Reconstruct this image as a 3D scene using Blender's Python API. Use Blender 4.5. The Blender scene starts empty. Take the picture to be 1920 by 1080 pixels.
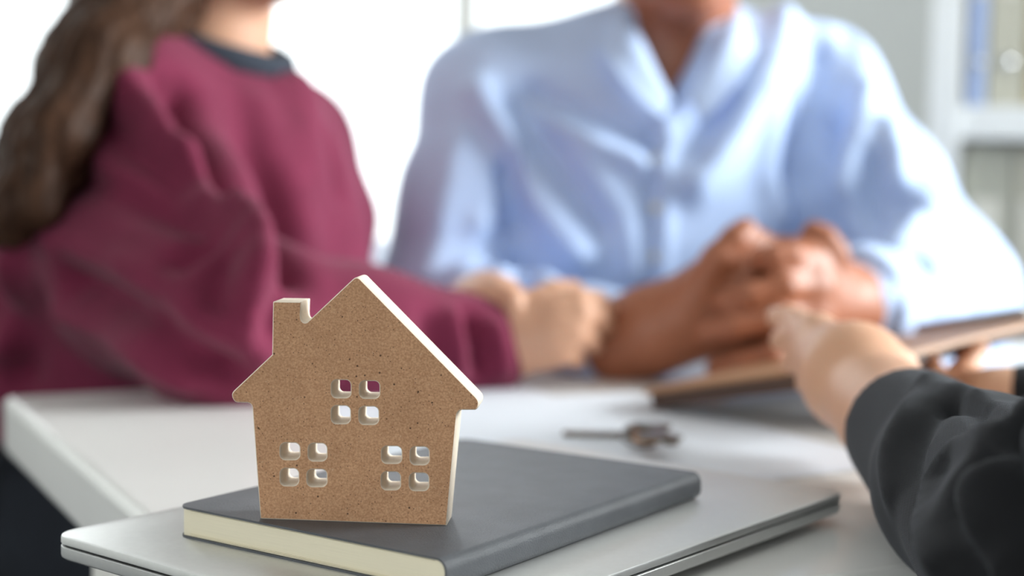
import bpy, bmesh, math, random
import numpy as np
from mathutils import Matrix, Vector
random.seed(4)
SC = bpy.context.scene
COL = SC.collection

# ------------------------------------------------------------------ camera
F_PX, PITCH, ROLL = 2790.07, 0.07904, -0.01773
TABLE_Z = 0.74
CAM_Z = TABLE_Z + 0.16899
_c, _s = math.cos(PITCH), math.sin(PITCH)
_F = np.array([0, _c, -_s]); _U0 = np.array([0, _s, _c]); _R0 = np.array([1.0, 0, 0])
_R = _R0 * math.cos(ROLL) - _U0 * math.sin(ROLL)
_U = _U0 * math.cos(ROLL) + _R0 * math.sin(ROLL)
CAM = np.array([0, 0, CAM_Z])
cam_d = bpy.data.cameras.new('camera')
cam = bpy.data.objects.new('camera', cam_d)
COL.objects.link(cam)
m = Matrix.Identity(4)
for i in range(3):
    m[i][0], m[i][1], m[i][2], m[i][3] = _R[i], _U[i], -_F[i], CAM[i]
cam.matrix_world = m
cam_d.sensor_width = 36
cam_d.lens = F_PX / 1920 * 36
cam_d.clip_start = 0.02
cam_d.dof.use_dof = True
cam_d.dof.focus_distance = 0.585
cam_d.dof.aperture_fstop = 4.2
SC.camera = cam

# ------------------------------------------------------------------ world, light, exposure
SC.view_settings.view_transform = 'Standard'
SC.view_settings.look = 'None'
SC.view_settings.gamma = 1
SC.view_settings.use_curve_mapping = False
SC.view_settings.exposure = 0.3
SC.cycles.max_bounces = 8
SC.cycles.sample_clamp_indirect = 6
w = bpy.data.worlds.new('overcast sky'); SC.world = w
w.use_nodes = True
w.node_tree.nodes['Background'].inputs[0].default_value = (0.93, 0.97, 1.0, 1)
w.node_tree.nodes['Background'].inputs[1].default_value = 2.2

def area(name, loc, rot, sx, sy, power, col):
    d = bpy.data.lights.new(name, 'AREA'); d.shape = 'RECTANGLE'; d.size = sx; d.size_y = sy
    d.energy = power; d.color = col
    o = bpy.data.objects.new(name, d); COL.objects.link(o)
    o.location = loc; o.rotation_euler = rot
    return o
# daylight entering by the window behind the couple, and by the one on the right
area('daylight_back', (-1.15, 4.35, 1.55), (math.radians(-90), 0, 0), 3.0, 2.3, 100, (0.96, 0.98, 1.0))
area('fill_front', (-1.2, -2.35, 1.45), (math.radians(90), 0, 0), 1.9, 1.6, 23, (1.0, 0.985, 0.96))  # fill lamp added behind the camera to brighten the house front
area('daylight_right', (2.75, 1.22, 1.75), (0, math.radians(90), 0), 1.3, 1.1, 180, (0.97, 0.985, 1.0))

# ------------------------------------------------------------------ picture geometry helpers
def ray(px, py):
    return _F + (px - 960) / F_PX * _R + (540 - py) / F_PX * _U
def at(px, py, d):
    r = ray(px, py); return CAM + r * (d / r[1])
def onz(px, py, z):
    r = ray(px, py); return CAM + r * ((z - CAM_Z) / r[2])

# ------------------------------------------------------------------ materials
def lin(c):
    out = []
    for v in c:
        v /= 255.0
        out.append(v / 12.92 if v <= 0.04045 else ((v + 0.055) / 1.055) ** 2.4)
    return (*out, 1)
MATS = {}
def mat(name, col, rough=0.5, metal=0.0, var=0.0, scale=20.0, bump=0.0, bscale=200.0, spec=0.5, sheen=0.0, stretch=None, col2=None, sss=0.0):
    m = bpy.data.materials.new(name); m.use_nodes = True
    nt = m.node_tree; b = nt.nodes['Principled BSDF']
    b.inputs['Roughness'].default_value = rough; b.inputs['Metallic'].default_value = metal
    b.inputs['Specular IOR Level'].default_value = spec
    if sheen:
        b.inputs['Sheen Weight'].default_value = sheen; b.inputs['Sheen Roughness'].default_value = 0.5
    if sss:
        b.inputs['Subsurface Weight'].default_value = sss
        b.inputs['Subsurface Radius'].default_value = (0.012, 0.005, 0.003); b.inputs['Subsurface Scale'].default_value = 0.6
    c = lin(col); c2 = lin(col2) if col2 else tuple(min(1, v * (1 + var)) for v in c[:3]) + (1,)
    c1 = c if col2 else tuple(v * (1 - var) for v in c[:3]) + (1,)
    tc = nt.nodes.new('ShaderNodeTexCoord'); mp = nt.nodes.new('ShaderNodeMapping')
    nt.links.new(tc.outputs['Object'], mp.inputs['Vector'])
    if stretch: mp.inputs['Scale'].default_value = stretch
    n = nt.nodes.new('ShaderNodeTexNoise'); n.inputs['Scale'].default_value = scale; n.inputs['Detail'].default_value = 4
    nt.links.new(mp.outputs[0], n.inputs['Vector'])
    r = nt.nodes.new('ShaderNodeValToRGB'); r.color_ramp.elements[0].color = c1; r.color_ramp.elements[1].color = c2
    r.color_ramp.elements[0].position = 0.3; r.color_ramp.elements[1].position = 0.7
    nt.links.new(n.outputs['Fac'], r.inputs[0]); nt.links.new(r.outputs[0], b.inputs['Base Color'])
    if bump:
        n2 = nt.nodes.new('ShaderNodeTexNoise'); n2.inputs['Scale'].default_value = bscale; n2.inputs['Detail'].default_value = 3
        nt.links.new(mp.outputs[0], n2.inputs['Vector'])
        bp = nt.nodes.new('ShaderNodeBump'); bp.inputs['Strength'].default_value = bump; bp.inputs['Distance'].default_value = 0.002
        nt.links.new(n2.outputs['Fac'], bp.inputs['Height']); nt.links.new(bp.outputs[0], b.inputs['Normal'])
    MATS[name] = m
    return m

def weave_mat(name, col, thread=0.0009, rough=0.85, depth=0.0004, contrast=0.75, sheen=0.0):
    m = bpy.data.materials.new(name); m.use_nodes = True
    nt = m.node_tree; b = nt.nodes['Principled BSDF']; N = nt.nodes.new; L = nt.links.new
    b.inputs['Roughness'].default_value = rough; b.inputs['Specular IOR Level'].default_value = 0.25
    if sheen:
        b.inputs['Sheen Weight'].default_value = sheen; b.inputs['Sheen Roughness'].default_value = 0.4
        b.inputs['Sheen Tint'].default_value = (0.75, 0.8, 0.9, 1)
    tc = N('ShaderNodeTexCoord')
    waves = []
    for ax in ((1, 0, 1), (-1, 0.6, 1)):
        v = N('ShaderNodeVectorMath'); v.operation = 'DOT_PRODUCT'
        v.inputs[1].default_value = tuple(a * 2 * math.pi / thread / 1.4 for a in ax)
        L(tc.outputs['Object'], v.inputs[0])
        s = N('ShaderNodeMath'); s.operation = 'SINE'; L(v.outputs['Value'], s.inputs[0]); waves.append(s)
    mul = N('ShaderNodeMath'); mul.operation = 'MULTIPLY'; L(waves[0].outputs[0], mul.inputs[0]); L(waves[1].outputs[0], mul.inputs[1])
    mr = N('ShaderNodeMapRange'); mr.inputs['From Min'].default_value = -1; L(mul.outputs[0], mr.inputs['Value'])
    r = N('ShaderNodeValToRGB'); c = lin(col)
    r.color_ramp.elements[0].color = tuple(v * (1 - contrast) for v in c[:3]) + (1,)
    r.color_ramp.elements[1].color = tuple(v * (1 + contrast) for v in c[:3]) + (1,)
    L(mr.outputs[0], r.inputs[0]); L(r.outputs[0], b.inputs['Base Color'])
    bp = N('ShaderNodeBump'); bp.inputs['Strength'].default_value = 0.6; bp.inputs['Distance'].default_value = depth
    L(mr.outputs[0], bp.inputs['Height']); L(bp.outputs[0], b.inputs['Normal'])
    MATS[name] = m
    return m

def mdf_mat(name):
    m = bpy.data.materials.new(name); m.use_nodes = True
    nt = m.node_tree; b = nt.nodes['Principled BSDF']; N = nt.nodes.new; L = nt.links.new
    b.inputs['Roughness'].default_value = 0.75; b.inputs['Specular IOR Level'].default_value = 0.3
    tc = N('ShaderNodeTexCoord')
    def noise(scale, detail, lo, hi, dist=0):
        n = N('ShaderNodeTexNoise'); n.inputs['Scale'].default_value = scale; n.inputs['Detail'].default_value = detail
        n.inputs['Distortion'].default_value = dist
        L(tc.outputs['Object'], n.inputs['Vector'])
        mr = N('ShaderNodeMapRange'); mr.inputs['From Min'].default_value = lo; mr.inputs['From Max'].default_value = hi
        L(n.outputs['Fac'], mr.inputs['Value']); return mr.outputs[0]
    def mix(fac, a, c, mode='MIX'):
        x = N('ShaderNodeMix'); x.data_type = 'RGBA'; x.blend_type = mode
        if hasattr(fac, 'is_linked'): L(fac, x.inputs[0])
        else: x.inputs[0].default_value = fac
        if hasattr(a, 'is_linked'): L(a, x.inputs[6])
        else: x.inputs[6].default_value = a
        if hasattr(c, 'is_linked'): L(c, x.inputs[7])
        else: x.inputs[7].default_value = c
        return x.outputs[2]
    col = mix(noise(1300, 3, 0.3, 0.7), lin((186, 138, 101)), lin((222, 176, 138)))
    col = mix(noise(60, 3, 0.35, 0.7), col, mix(0.14, col, lin((110, 74, 48))))
    # pale wood fibres
    col = mix(noise(420, 4, 0.66, 0.74, 2.5), col, lin((214, 178, 146)))
    # small dark specks of two sizes
    for sc_, th in ((900, 0.14), (330, 0.10)):
        v = N('ShaderNodeTexVoronoi'); v.inputs['Scale'].default_value = sc_; v.inputs['Randomness'].default_value = 1
        L(tc.outputs['Object'], v.inputs['Vector'])
        mr = N('ShaderNodeMapRange'); mr.inputs['From Min'].default_value = th; mr.inputs['From Max'].default_value = th * 1.7
        mr.inputs['To Min'].default_value = 0.85; mr.inputs['To Max'].default_value = 0
        L(v.outputs['Distance'], mr.inputs['Value'])
        n = N('ShaderNodeMath'); n.operation = 'MULTIPLY'
        g = N('ShaderNodeSeparateColor'); L(v.outputs['Color'], g.inputs[0])
        t = N('ShaderNodeMath'); t.operation = 'GREATER_THAN'; t.inputs[1].default_value = 0.80; L(g.outputs[0], t.inputs[0])
        L(mr.outputs[0], n.inputs[0]); L(t.outputs[0], n.inputs[1])
        col = mix(n.outputs[0], col, lin((66, 42, 30)))
    L(col, b.inputs['Base Color'])
    bp = N('ShaderNodeBump'); bp.inputs['Strength'].default_value = 0.15; bp.inputs['Distance'].default_value = 0.0004
    n3 = N('ShaderNodeTexNoise'); n3.inputs['Scale'].default_value = 1500; L(tc.outputs['Object'], n3.inputs['Vector'])
    L(n3.outputs['Fac'], bp.inputs['Height']); L(bp.outputs[0], b.inputs['Normal'])
    MATS[name] = m
    return m

M = MATS
mdf_mat('mdf_face')
mat('mdf_edge', (234, 219, 200), 0.7, var=0.05, scale=600, bump=0.1, bscale=900)
mat('book_cover', (84, 87, 92), 0.5, var=0.12, scale=60, bump=0.25, bscale=1500, spec=0.4)
mat('pages', (232, 224, 200), 0.8, var=0.03, scale=30, stretch=(1, 1, 120), bump=0.2, bscale=60)
mat('aluminium', (212, 213, 212), 0.42, metal=0.62, var=0.02, scale=300, bump=0.03, bscale=3000)
mat('laptop_gap', (18, 18, 20), 0.6)
mat('rubber', (22, 22, 24), 0.8)
mat('table_white', (236, 236, 234), 0.26, var=0.015, scale=8, spec=0.45)
mat('table_edge', (232, 230, 225), 0.45, var=0.02, scale=12)
mat('paper', (222, 228, 237), 0.75, var=0.01, scale=10)
mat('key_steel', (128, 120, 108), 0.35, metal=0.9, var=0.1, scale=200)
mat('key_brass', (176, 128, 84), 0.35, metal=0.8, var=0.1, scale=200)
mat('clipboard', (164, 122, 90), 0.55, var=0.08, scale=25, stretch=(1, 8, 1))
mat('under_board_dark', (78, 56, 44), 0.6, var=0.08, scale=25)  # shade beneath the board put into this dark colour
mat('steel', (160, 162, 165), 0.3, metal=1.0)
mat('skin_woman', (208, 160, 132), 0.5, var=0.05, scale=25, sss=0.15)
mat('skin_man', (158, 98, 70), 0.48, var=0.06, scale=25, sss=0.12)
mat('skin_agent', (206, 158, 128), 0.5, var=0.05, scale=25, sss=0.15)
mat('hair_brown', (48, 32, 24), 0.5, col2=(78, 54, 40), scale=8, stretch=(14, 14, 0.7), bump=0.12, bscale=30, spec=0.12)
mat('hair_black', (24, 20, 18), 0.45, col2=(40, 34, 30), scale=30, bump=0.4, bscale=160)
mat('sweater', (112, 39, 65), 0.9, var=0.08, scale=40, bump=0.25, bscale=700, sheen=0.08, spec=0.2)
mat('sweater_band', (42, 50, 62), 0.9, var=0.1, scale=60, bump=0.3, bscale=500)
mat('shirt', (184, 204, 238), 0.8, var=0.03, scale=40, bump=0.1, bscale=600, spec=0.25)
mat('undershirt', (16, 18, 22), 0.9)
mat('trousers_dark', (22, 28, 38), 0.9, var=0.1, scale=40, bump=0.2, bscale=600)
mat('shoe', (25, 22, 22), 0.5)
weave_mat('jacket', (27, 28, 31), sheen=0.12)
mat('chair_white', (226, 232, 240), 0.4, var=0.01)
mat('chair_dark', (40, 41, 44), 0.6, var=0.05)
mat('wall_grey', (178, 181, 180), 0.9, var=0.01, scale=4)
mat('wall_taupe', (112, 104, 97), 0.9, var=0.01, scale=4)
mat('wall_mid', (158, 153, 146), 0.9, var=0.01, scale=4)
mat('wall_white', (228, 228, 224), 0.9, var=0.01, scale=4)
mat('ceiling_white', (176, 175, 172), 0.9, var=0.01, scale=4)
mat('carpet', (58, 61, 68), 0.95, var=0.15, scale=90, bump=0.5, bscale=400)
mat('frame_white', (226, 226, 222), 0.45, var=0.01)
mat('shelf_white', (226, 229, 230), 0.45, var=0.01)
mat('binder_blue', (150, 166, 200), 0.6, var=0.04)
mat('binder_beige', (176, 174, 160), 0.6, var=0.04)
mat('binder_ochre', (172, 158, 116), 0.6, var=0.04)
mat('binder_grey', (164, 164, 152), 0.6, var=0.04)
mat('binder_pale', (184, 184, 174), 0.6, var=0.04)
mat('label_white', (206, 204, 194), 0.7)
mat('eye_white', (235, 232, 228), 0.3); mat('iris', (40, 26, 18), 0.2); mat('lip', (176, 92, 88), 0.45)
def emis(name, col, st):
    m = bpy.data.materials.new(name); m.use_nodes = True; nt = m.node_tree
    e = nt.nodes.new('ShaderNodeEmission'); e.inputs[0].default_value = (*col, 1); e.inputs[1].default_value = st
    nt.links.new(e.outputs[0], nt.nodes['Material Output'].inputs[0]); MATS[name] = m
emis('fill_panel', (1.0, 0.93, 0.84), 0.7)  # glow of the added ceiling fill panels
def pane():
    m = bpy.data.materials.new('window_glass'); m.use_nodes = True; nt = m.node_tree
    t = nt.nodes.new('ShaderNodeBsdfTransparent'); t.inputs[0].default_value = (0.97, 0.985, 0.98, 1)
    g = nt.nodes.new('ShaderNodeBsdfGlossy'); g.inputs['Roughness'].default_value = 0.02
    x = nt.nodes.new('ShaderNodeMixShader'); x.inputs[0].default_value = 0.05
    nt.links.new(t.outputs[0], x.inputs[1]); nt.links.new(g.outputs[0], x.inputs[2])
    nt.links.new(x.outputs[0], nt.nodes['Material Output'].inputs[0]); MATS['window_glass'] = m
pane()

# ------------------------------------------------------------------ object helpers
def link_mesh(name, me, mats, parent=None, smooth=False):
    for mm in (mats if isinstance(mats, (list, tuple)) else [mats]):
        me.materials.append(M[mm] if isinstance(mm, str) else mm)
    if smooth:
        me.polygons.foreach_set('use_smooth', [True] * len(me.polygons))
    o = bpy.data.objects.new(name, me); COL.objects.link(o)
    if parent is not None: o.parent = parent
    return o
def pyobj(name, verts, faces, mats, parent=None, smooth=False):
    me = bpy.data.meshes.new(name); me.from_pydata([tuple(map(float, v)) for v in verts], [], faces); me.update()
    return link_mesh(name, me, mats, parent, smooth)
def bmobj(name, bm, mats, parent=None, smooth=False):
    bmesh.ops.recalc_face_normals(bm, faces=bm.faces)
    me = bpy.data.meshes.new(name); bm.to_mesh(me); bm.free()
    return link_mesh(name, me, mats, parent, smooth)
def tag(o, label, cat, group=None, kind=None):
    o['label'] = label; o['category'] = cat
    if group: o['group'] = group
    if kind: o['kind'] = kind
    return o
def empty(name, loc=(0, 0, 0), rz=0.0):
    o = bpy.data.objects.new(name, None); COL.objects.link(o); o.location = loc; o.rotation_euler = (0, 0, rz)
    o.empty_display_size = 0.05
    return o
def bbox(bm, x0, x1, y0, y1, z0, z1, bev=0.0, seg=2):
    r = bmesh.ops.create_cube(bm, size=1)
    for v in r['verts']:
        v.co.x = x0 if v.co.x < 0 else x1; v.co.y = y0 if v.co.y < 0 else y1; v.co.z = z0 if v.co.z < 0 else z1
    if bev:
        es = list({e for v in r['verts'] for e in v.link_edges})
        bmesh.ops.bevel(bm, geom=es, offset=bev, segments=seg, affect='EDGES', profile=0.5)
def boxobj(name, x0, x1, y0, y1, z0, z1, mats, parent=None, bev=0.0, seg=2):
    bm = bmesh.new(); bbox(bm, x0, x1, y0, y1, z0, z1, bev, seg); return bmobj(name, bm, mats, parent)
def loft(name, rings, mats, parent=None, cap=True, smooth=False, closed=True):
    n = len(rings[0]); V = [p for r in rings for p in r]; Fc = []
    for i in range(len(rings) - 1):
        for j in range(n if closed else n - 1):
            a, b = i * n + j, i * n + (j + 1) % n
            Fc.append((a, b, b + n, a + n))
    if cap:
        Fc.append(tuple(range(n))[::-1]); Fc.append(tuple(range((len(rings) - 1) * n, len(rings) * n)))
    me = bpy.data.meshes.new(name); me.from_pydata([tuple(map(float, v)) for v in V], [], Fc)
    bm = bmesh.new(); bm.from_mesh(me); bmesh.ops.recalc_face_normals(bm, faces=bm.faces); bm.to_mesh(me); bm.free()
    return link_mesh(name, me, mats, parent, smooth)
def rrect(x0, x1, y0, y1, r, n=6):
    out = []
    for cx, cy, a0 in ((x1 - r, y1 - r, 0), (x0 + r, y1 - r, 90), (x0 + r, y0 + r, 180), (x1 - r, y0 + r, 270)):
        for k in range(n + 1):
            a = math.radians(a0 + 90 * k / n); out.append((cx + r * math.cos(a), cy + r * math.sin(a)))
    return out
def tube(name, pts, rad, mats, parent=None, n=10, smooth=True):
    pts = [np.array(p, float) for p in pts]; rings = []
    if not hasattr(rad, '__len__'): rad = [rad] * len(pts)
    for i, p in enumerate(pts):
        t = pts[min(i + 1, len(pts) - 1)] - pts[max(i - 1, 0)]; t /= np.linalg.norm(t)
        u = np.cross(t, (0, 0, 1.0)) if abs(t[2]) < 0.9 else np.cross(t, (1.0, 0, 0)); u /= np.linalg.norm(u); v = np.cross(t, u)
        rings.append([p + rad[i] * (math.cos(a) * u + math.sin(a) * v) for a in [2 * math.pi * k / n for k in range(n)]])
    return loft(name, rings, mats, parent, smooth=smooth)

# ------------------------------------------------------------------ the room
def struct(o): o['kind'] = 'structure'; return o
X0, X1, Y0, Y1, ZC = -3.0, 2.6, -2.2, 4.2, 2.7
struct(boxobj('floor', X0, X1, Y0, Y1, -0.1, 0, 'carpet'))
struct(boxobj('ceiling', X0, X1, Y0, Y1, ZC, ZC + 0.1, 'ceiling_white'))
def wall_with_opening(name, ax, p0, p1, a0, a1, oa0, oa1, oz0, oz1, mt):
    bm = bmesh.new()
    for (u0, u1, z0, z1) in ((a0, oa0, 0, ZC), (oa1, a1, 0, ZC), (oa0, oa1, 0, oz0), (oa0, oa1, oz1, ZC)):
        if u1 - u0 < 1e-4: continue
        if ax == 'x': bbox(bm, u0, u1, p0, p1, z0, z1)
        else: bbox(bm, p0, p1, u0, u1, z0, z1)
    return struct(bmobj(name, bm, mt))
WB = (-2.65, 0.34, 0.35, 2.5)
wall_with_opening('wall_back', 'x', Y1, Y1 + 0.12, X0, X1, *WB, 'wall_grey')
WR = (0.57, 1.87, 1.0, 2.5)
wall_with_opening('wall_right', 'y', X1, X1 + 0.12, Y0, Y1, *WR, 'wall_white')
struct(boxobj('wall_left', X0 - 0.12, X0, Y0, Y1, 0, ZC, 'wall_white'))
WF = (-2.15, -0.25, 0.65, 2.25)  # opening added for the unseen window of the front fill
wall_with_opening('wall_front', 'x', Y0 - 0.12, Y0, X0, X1, *WF, 'wall_taupe')
def window(name, ax, p, u0, u1, z0, z1, mulls):
    e = empty(name); struct(e)
    def bx(nm, a0, a1, b0, b1, d0, d1, mt):
        if ax == 'x': return boxobj(nm, a0, a1, p + d0, p + d1, b0, b1, mt, e)
        return boxobj(nm, p + d0, p + d1, a0, a1, b0, b1, mt, e)
    t = 0.06
    bx('window_frame', u0, u0 + t, z0, z1, 0.02, 0.10, 'frame_white'); bx('window_frame', u1 - t, u1, z0, z1, 0.02, 0.10, 'frame_white')
    bx('window_frame', u0 + t, u1 - t, z0, z0 + t, 0.02, 0.10, 'frame_white'); bx('window_frame', u0 + t, u1 - t, z1 - t, z1, 0.02, 0.10, 'frame_white')
    cuts = [u0 + t] + list(mulls) + [u1 - t]
    for q in mulls: bx('mullion', q - 0.035, q + 0.035, z0 + t, z1 - t, 0.025, 0.095, 'frame_white')
    for a, b in zip(cuts[:-1], cuts[1:]): bx('pane', a, b, z0 + t, z1 - t, 0.055, 0.061, 'window_glass')
    bx('window_sill', u0 - 0.03, u1 + 0.03, z0 - 0.03, z0, -0.06, 0.02, 'frame_white')
window('window_1', 'x', Y1, *WB, (-1.7, -0.145))
window('window_2', 'y', X1, *WR, (1.22,))
window('fill_window', 'x', Y0 - 0.12, *WF, (-1.2,))  # unseen window added around the front fill lamp
for nm, b in (('baseboard_back', (X0, X1, Y1 - 0.015, Y1, 0, 0.09)), ('baseboard_left', (X0, X0 + 0.015, Y0, Y1, 0, 0.09)), ('baseboard_right', (X1 - 0.015, X1, Y0, Y1, 0, 0.09))):
    struct(boxobj(nm, *b, 'frame_white'))
for k, (x, y) in enumerate(((-0.9, 0.2), (0.9, 0.2), (-0.9, 2.2), (0.9, 2.2))):  # unseen glowing panels added as fill from above
    e = empty('ceiling_fill', (x, y, ZC))
    tag(e, 'square glowing fill panel added out of view in the ceiling %s' % ('over the front left of the room', 'over the front right of the room', 'over the back left of the room', 'over the back right of the room')[k], 'ceiling light', 'added ceiling fill panels')
    boxobj('diffuser', -0.29, 0.29, -0.29, 0.29, -0.012, -0.004, 'fill_panel', e)
    bm = bmesh.new()
    for q in ((-0.32, 0.32, -0.32, -0.29), (-0.32, 0.32, 0.29, 0.32), (-0.32, -0.29, -0.29, 0.29), (0.29, 0.32, -0.29, 0.29)): bbox(bm, *q, -0.02, 0)
    bmobj('frame', bm, 'frame_white', e)

# ------------------------------------------------------------------ table
TX, TY, TYAW, TD, TL = -0.06995, 0.50557, 0.48774, 0.63327, 1.5
tb = empty('conference_table', (TX, TY, 0), TYAW)
tag(tb, 'long white table the three people sit around', 'table')
boxobj('table_top', 0, TL, 0, TD, TABLE_Z - 0.042, TABLE_Z, 'table_white', tb, 0.006, 3)
for x in (0.004, TL - 0.064):
    lg = boxobj('leg', x, x + 0.06, TD / 2 - 0.045, TD / 2 + 0.045, 0.03, TABLE_Z - 0.042, 'table_edge', tb, 0.006)
    boxobj('foot', x, x + 0.06, 0.04, TD - 0.04, 0, 0.03, 'table_edge', tb, 0.006)
boxobj('cross_beam', 0.064, TL - 0.064, TD / 2 - 0.02, TD / 2 + 0.02, TABLE_Z - 0.11, TABLE_Z - 0.042, 'table_edge', tb, 0.003)

# ------------------------------------------------------------------ laptop
LX, LY, LYAW, LW, LL = -0.02639, 0.47794, 0.89621, 0.20999, 0.30883
LZ = TABLE_Z
lap = empty('laptop', (LX, LY, LZ), LYAW)
tag(lap, 'closed silver laptop lying under the grey notebook', 'laptop')
def plate(name, prof, r, mt, inset0=0.0):
    rings = [[(x, y, z) for x, y in rrect(ins, LL - ins, ins, LW - ins, max(r - ins, 0.001), 8)] for z, ins in prof]
    o = loft(name, rings, mt, lap, smooth=True)
    return o
def autosmooth(o, ang=35):
    me = o.data
    for p in me.polygons: p.use_smooth = True
    bm = bmesh.new(); bm.from_mesh(me)
    for e in bm.edges:
        if len(e.link_faces) == 2 and e.calc_face_angle(0) > math.radians(ang): e.smooth = False
    bm.to_mesh(me); bm.free()
LR = 0.011
autosmooth(plate('base', [(0.0040, 0.010), (0.0043, 0.005), (0.0050, 0.0016), (0.0060, 0.0002), (0.0068, 0), (0.0103, 0), (0.0106, 0.0003)], LR, 'aluminium'))
plate('hinge_gap', [(0.0102, 0.0014), (0.0120, 0.0014)], LR, 'laptop_gap')
autosmooth(plate('lid', [(0.0116, 0.0003), (0.0119, 0), (0.0140, 0), (0.0147, 0.0003), (0.0150, 0.001)], LR, 'aluminium'))
for x in (0.03, LL - 0.03):
    for y in (0.025, LW - 0.025):
        loft('foot', [[(x + 0.008 * math.cos(a), y + 0.008 * math.sin(a), z) for a in [2 * math.pi * k / 14 for k in range(14)]] for z in (0, 0.0043)], 'rubber', lap)

# ------------------------------------------------------------------ notebook
BX, BY, BYAW, BW, BL = -0.02178, 0.52924, 0.97334, 0.14038, 0.20105
BT = 0.013; BZ = TABLE_Z + 0.015
nb = empty('notebook', (BX, BY, BZ), BYAW)
tag(nb, 'thick dark grey softcover notebook on the closed laptop', 'notebook')
def fw(x, w, r, l):
    x = min(x, l - x)
    return w if x >= r else w - r + math.sqrt(max(0, r * r - (r - x) ** 2))
def cshape(w, T, t, rs):
    # closed outline in (y,z): outer from top fore-edge round the spine to bottom fore-edge, then the inner line back
    out = []
    for k in range(9):
        a = math.radians(90 + 90 * k / 8); out.append((rs + rs * math.cos(a), T - rs + rs * math.sin(a) - 0.0))
    for k in range(9):
        a = math.radians(180 + 90 * k / 8); out.append((rs + rs * math.cos(a), rs + rs * math.sin(a)))
    inn = []
    ri = rs - t
    for k in range(9):
        a = math.radians(270 - 90 * k / 8); inn.append((rs + ri * math.cos(a), rs + ri * math.sin(a)))
    for k in range(9):
        a = math.radians(180 - 90 * k / 8); inn.append((rs + ri * math.cos(a), T - rs + ri * math.sin(a)))
    return out, inn
rings = []
xs = [0, 0.0004, 0.001, 0.002, 0.0035, 0.005, 0.0065] + [0.02 + k * (BL - 0.04) / 10 for k in range(11)]
xs = sorted(set(xs + [BL - x for x in xs]))
tck = 0.0009
for x in xs:
    wx = fw(x, BW, 0.0065, BL)
    o_, i_ = cshape(BW, BT, tck, 0.0048)
    # a faint sag of the soft cover at the spine crease
    pts = [(wx, BT)] + [(wx * 0.66, BT), (wx * 0.33, BT)] + o_ + [(wx * 0.33, 0), (wx * 0.66, 0), (wx, 0)]
    pts += [(wx, tck), (wx * 0.66, tck), (wx * 0.33, tck)] + i_ + [(wx * 0.33, BT - tck), (wx * 0.66, BT - tck), (wx, BT - tck)]
    rings.append([(x, y, z) for y, z in pts])
autosmooth(loft('cover', rings, 'book_cover', nb), 40)
rings = []
for z, ins in ((tck, 0.0004), (0.0016, 0.0001), (BT / 2, 0), (BT - 0.0016, 0.0001), (BT - tck, 0.0004)):
    edge = []
    for x in [0.0006 + ins + k * (BL - 0.0012 - 2 * ins) / 40 for k in range(41)]:
        edge.append((x, fw(x, BW - 0.0006, 0.0062, BL) - ins, z))
    # the spine side of the block is rounded like the cover
    zz = abs(z - BT / 2) / (BT / 2)
    ys = 0.0011 + 0.0030 * zz ** 3
    ring = [(0.0006 + ins, ys, z)] + edge + [(BL - 0.0006 - ins, ys, z)]
    rings.append(ring)
autosmooth(loft('page_block', rings, 'pages', nb), 40)
# endpaper leaves set apart at the head of the block
for k, z in enumerate((0.0014, 0.0020, BT - 0.0016)):
    rings = [[(x, y, zz) for x, y in [(0.0002, 0.006), (0.0002, BW - 0.008), (BL - 0.0002, BW - 0.008), (BL - 0.0002, 0.006)]] for zz in (z, z + 0.00022)]
    loft('leaf', rings, 'pages', nb)

# ------------------------------------------------------------------ wooden house
HX, HY, HYAW, HT = -0.02409, 0.58063, -0.08211, 0.0165
HZ = BZ + BT
ht = np.array([math.cos(HYAW), math.sin(HYAW), 0]); hn = np.array([-ht[1], ht[0], 0]); h0 = np.array([HX, HY, HZ])
def hpt(px, py):
    d = ray(px, py); p = CAM + d * (((h0 - CAM) @ hn) / (d @ hn)) - h0
    return (p @ ht, p[2])
outline = [(488, 975), (837.3, 983), (855.6, 790), (856.6, 778), (858.5, 773.5), (861.5, 770.2), (866, 768.8), (891, 768.7), (894.6, 766.6), (897, 762), (898, 756), (896.8, 750.5), (893, 745),
           (675, 522.5), (672, 520.9), (669, 520.3), (665, 521), (661, 524), (610, 572), (578, 602), (575, 604.3), (572, 605), (568.5, 604), (565.5, 601), (564, 597), (563.6, 590), (564.5, 566.4), (563.8, 566),
           (514, 565.2), (512.2, 565.9), (511.6, 568), (510, 665), (439, 732), (436, 735.5), (434.6, 740), (435.2, 745), (437.5, 750), (441, 753.6), (445, 755), (464, 755.4), (468.5, 757), (471.5, 760), (473, 765)]
holes = [(622.2, 713, 657, 745), (675, 715, 711, 746), (622, 761.5, 656, 793.5), (674, 763, 709, 795),
         (526, 831, 561.3, 861), (578.7, 832, 612, 863.5), (526, 879, 559, 910), (576.4, 880.7, 612, 911.5),
         (716.4, 837.4, 752.3, 868), (770, 838.5, 803.7, 870.5), (715.7, 885.5, 750, 917.5), (768.5, 887.6, 803, 919)]
cu = bpy.data.curves.new('house_outline', 'CURVE'); cu.dimensions = '2D'; cu.fill_mode = 'BOTH'
def spl(pts):
    s = cu.splines.new('POLY'); s.points.add(len(pts) - 1); s.use_cyclic_u = True
    for p, q in zip(s.points, pts): p.co = (q[0], q[1], 0, 1)
opts = [hpt(*p) for p in outline]
zb = min(p[1] for p in opts[:2])
opts[0] = (opts[0][0], 0.0); opts[1] = (opts[1][0], 0.0)
spl(opts)
for (x0, y0, x1, y1) in holes:
    spl([hpt(x, y) for x, y in rrect(x0 - 0.3, x1 + 0.3, y0 - 0.3, y1 + 0.3, 9.5, 6)])
cu.extrude = HT / 2 - 0.0004; cu.bevel_depth = 0.0004; cu.bevel_resolution = 0; cu.offset = -0.0004
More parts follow.
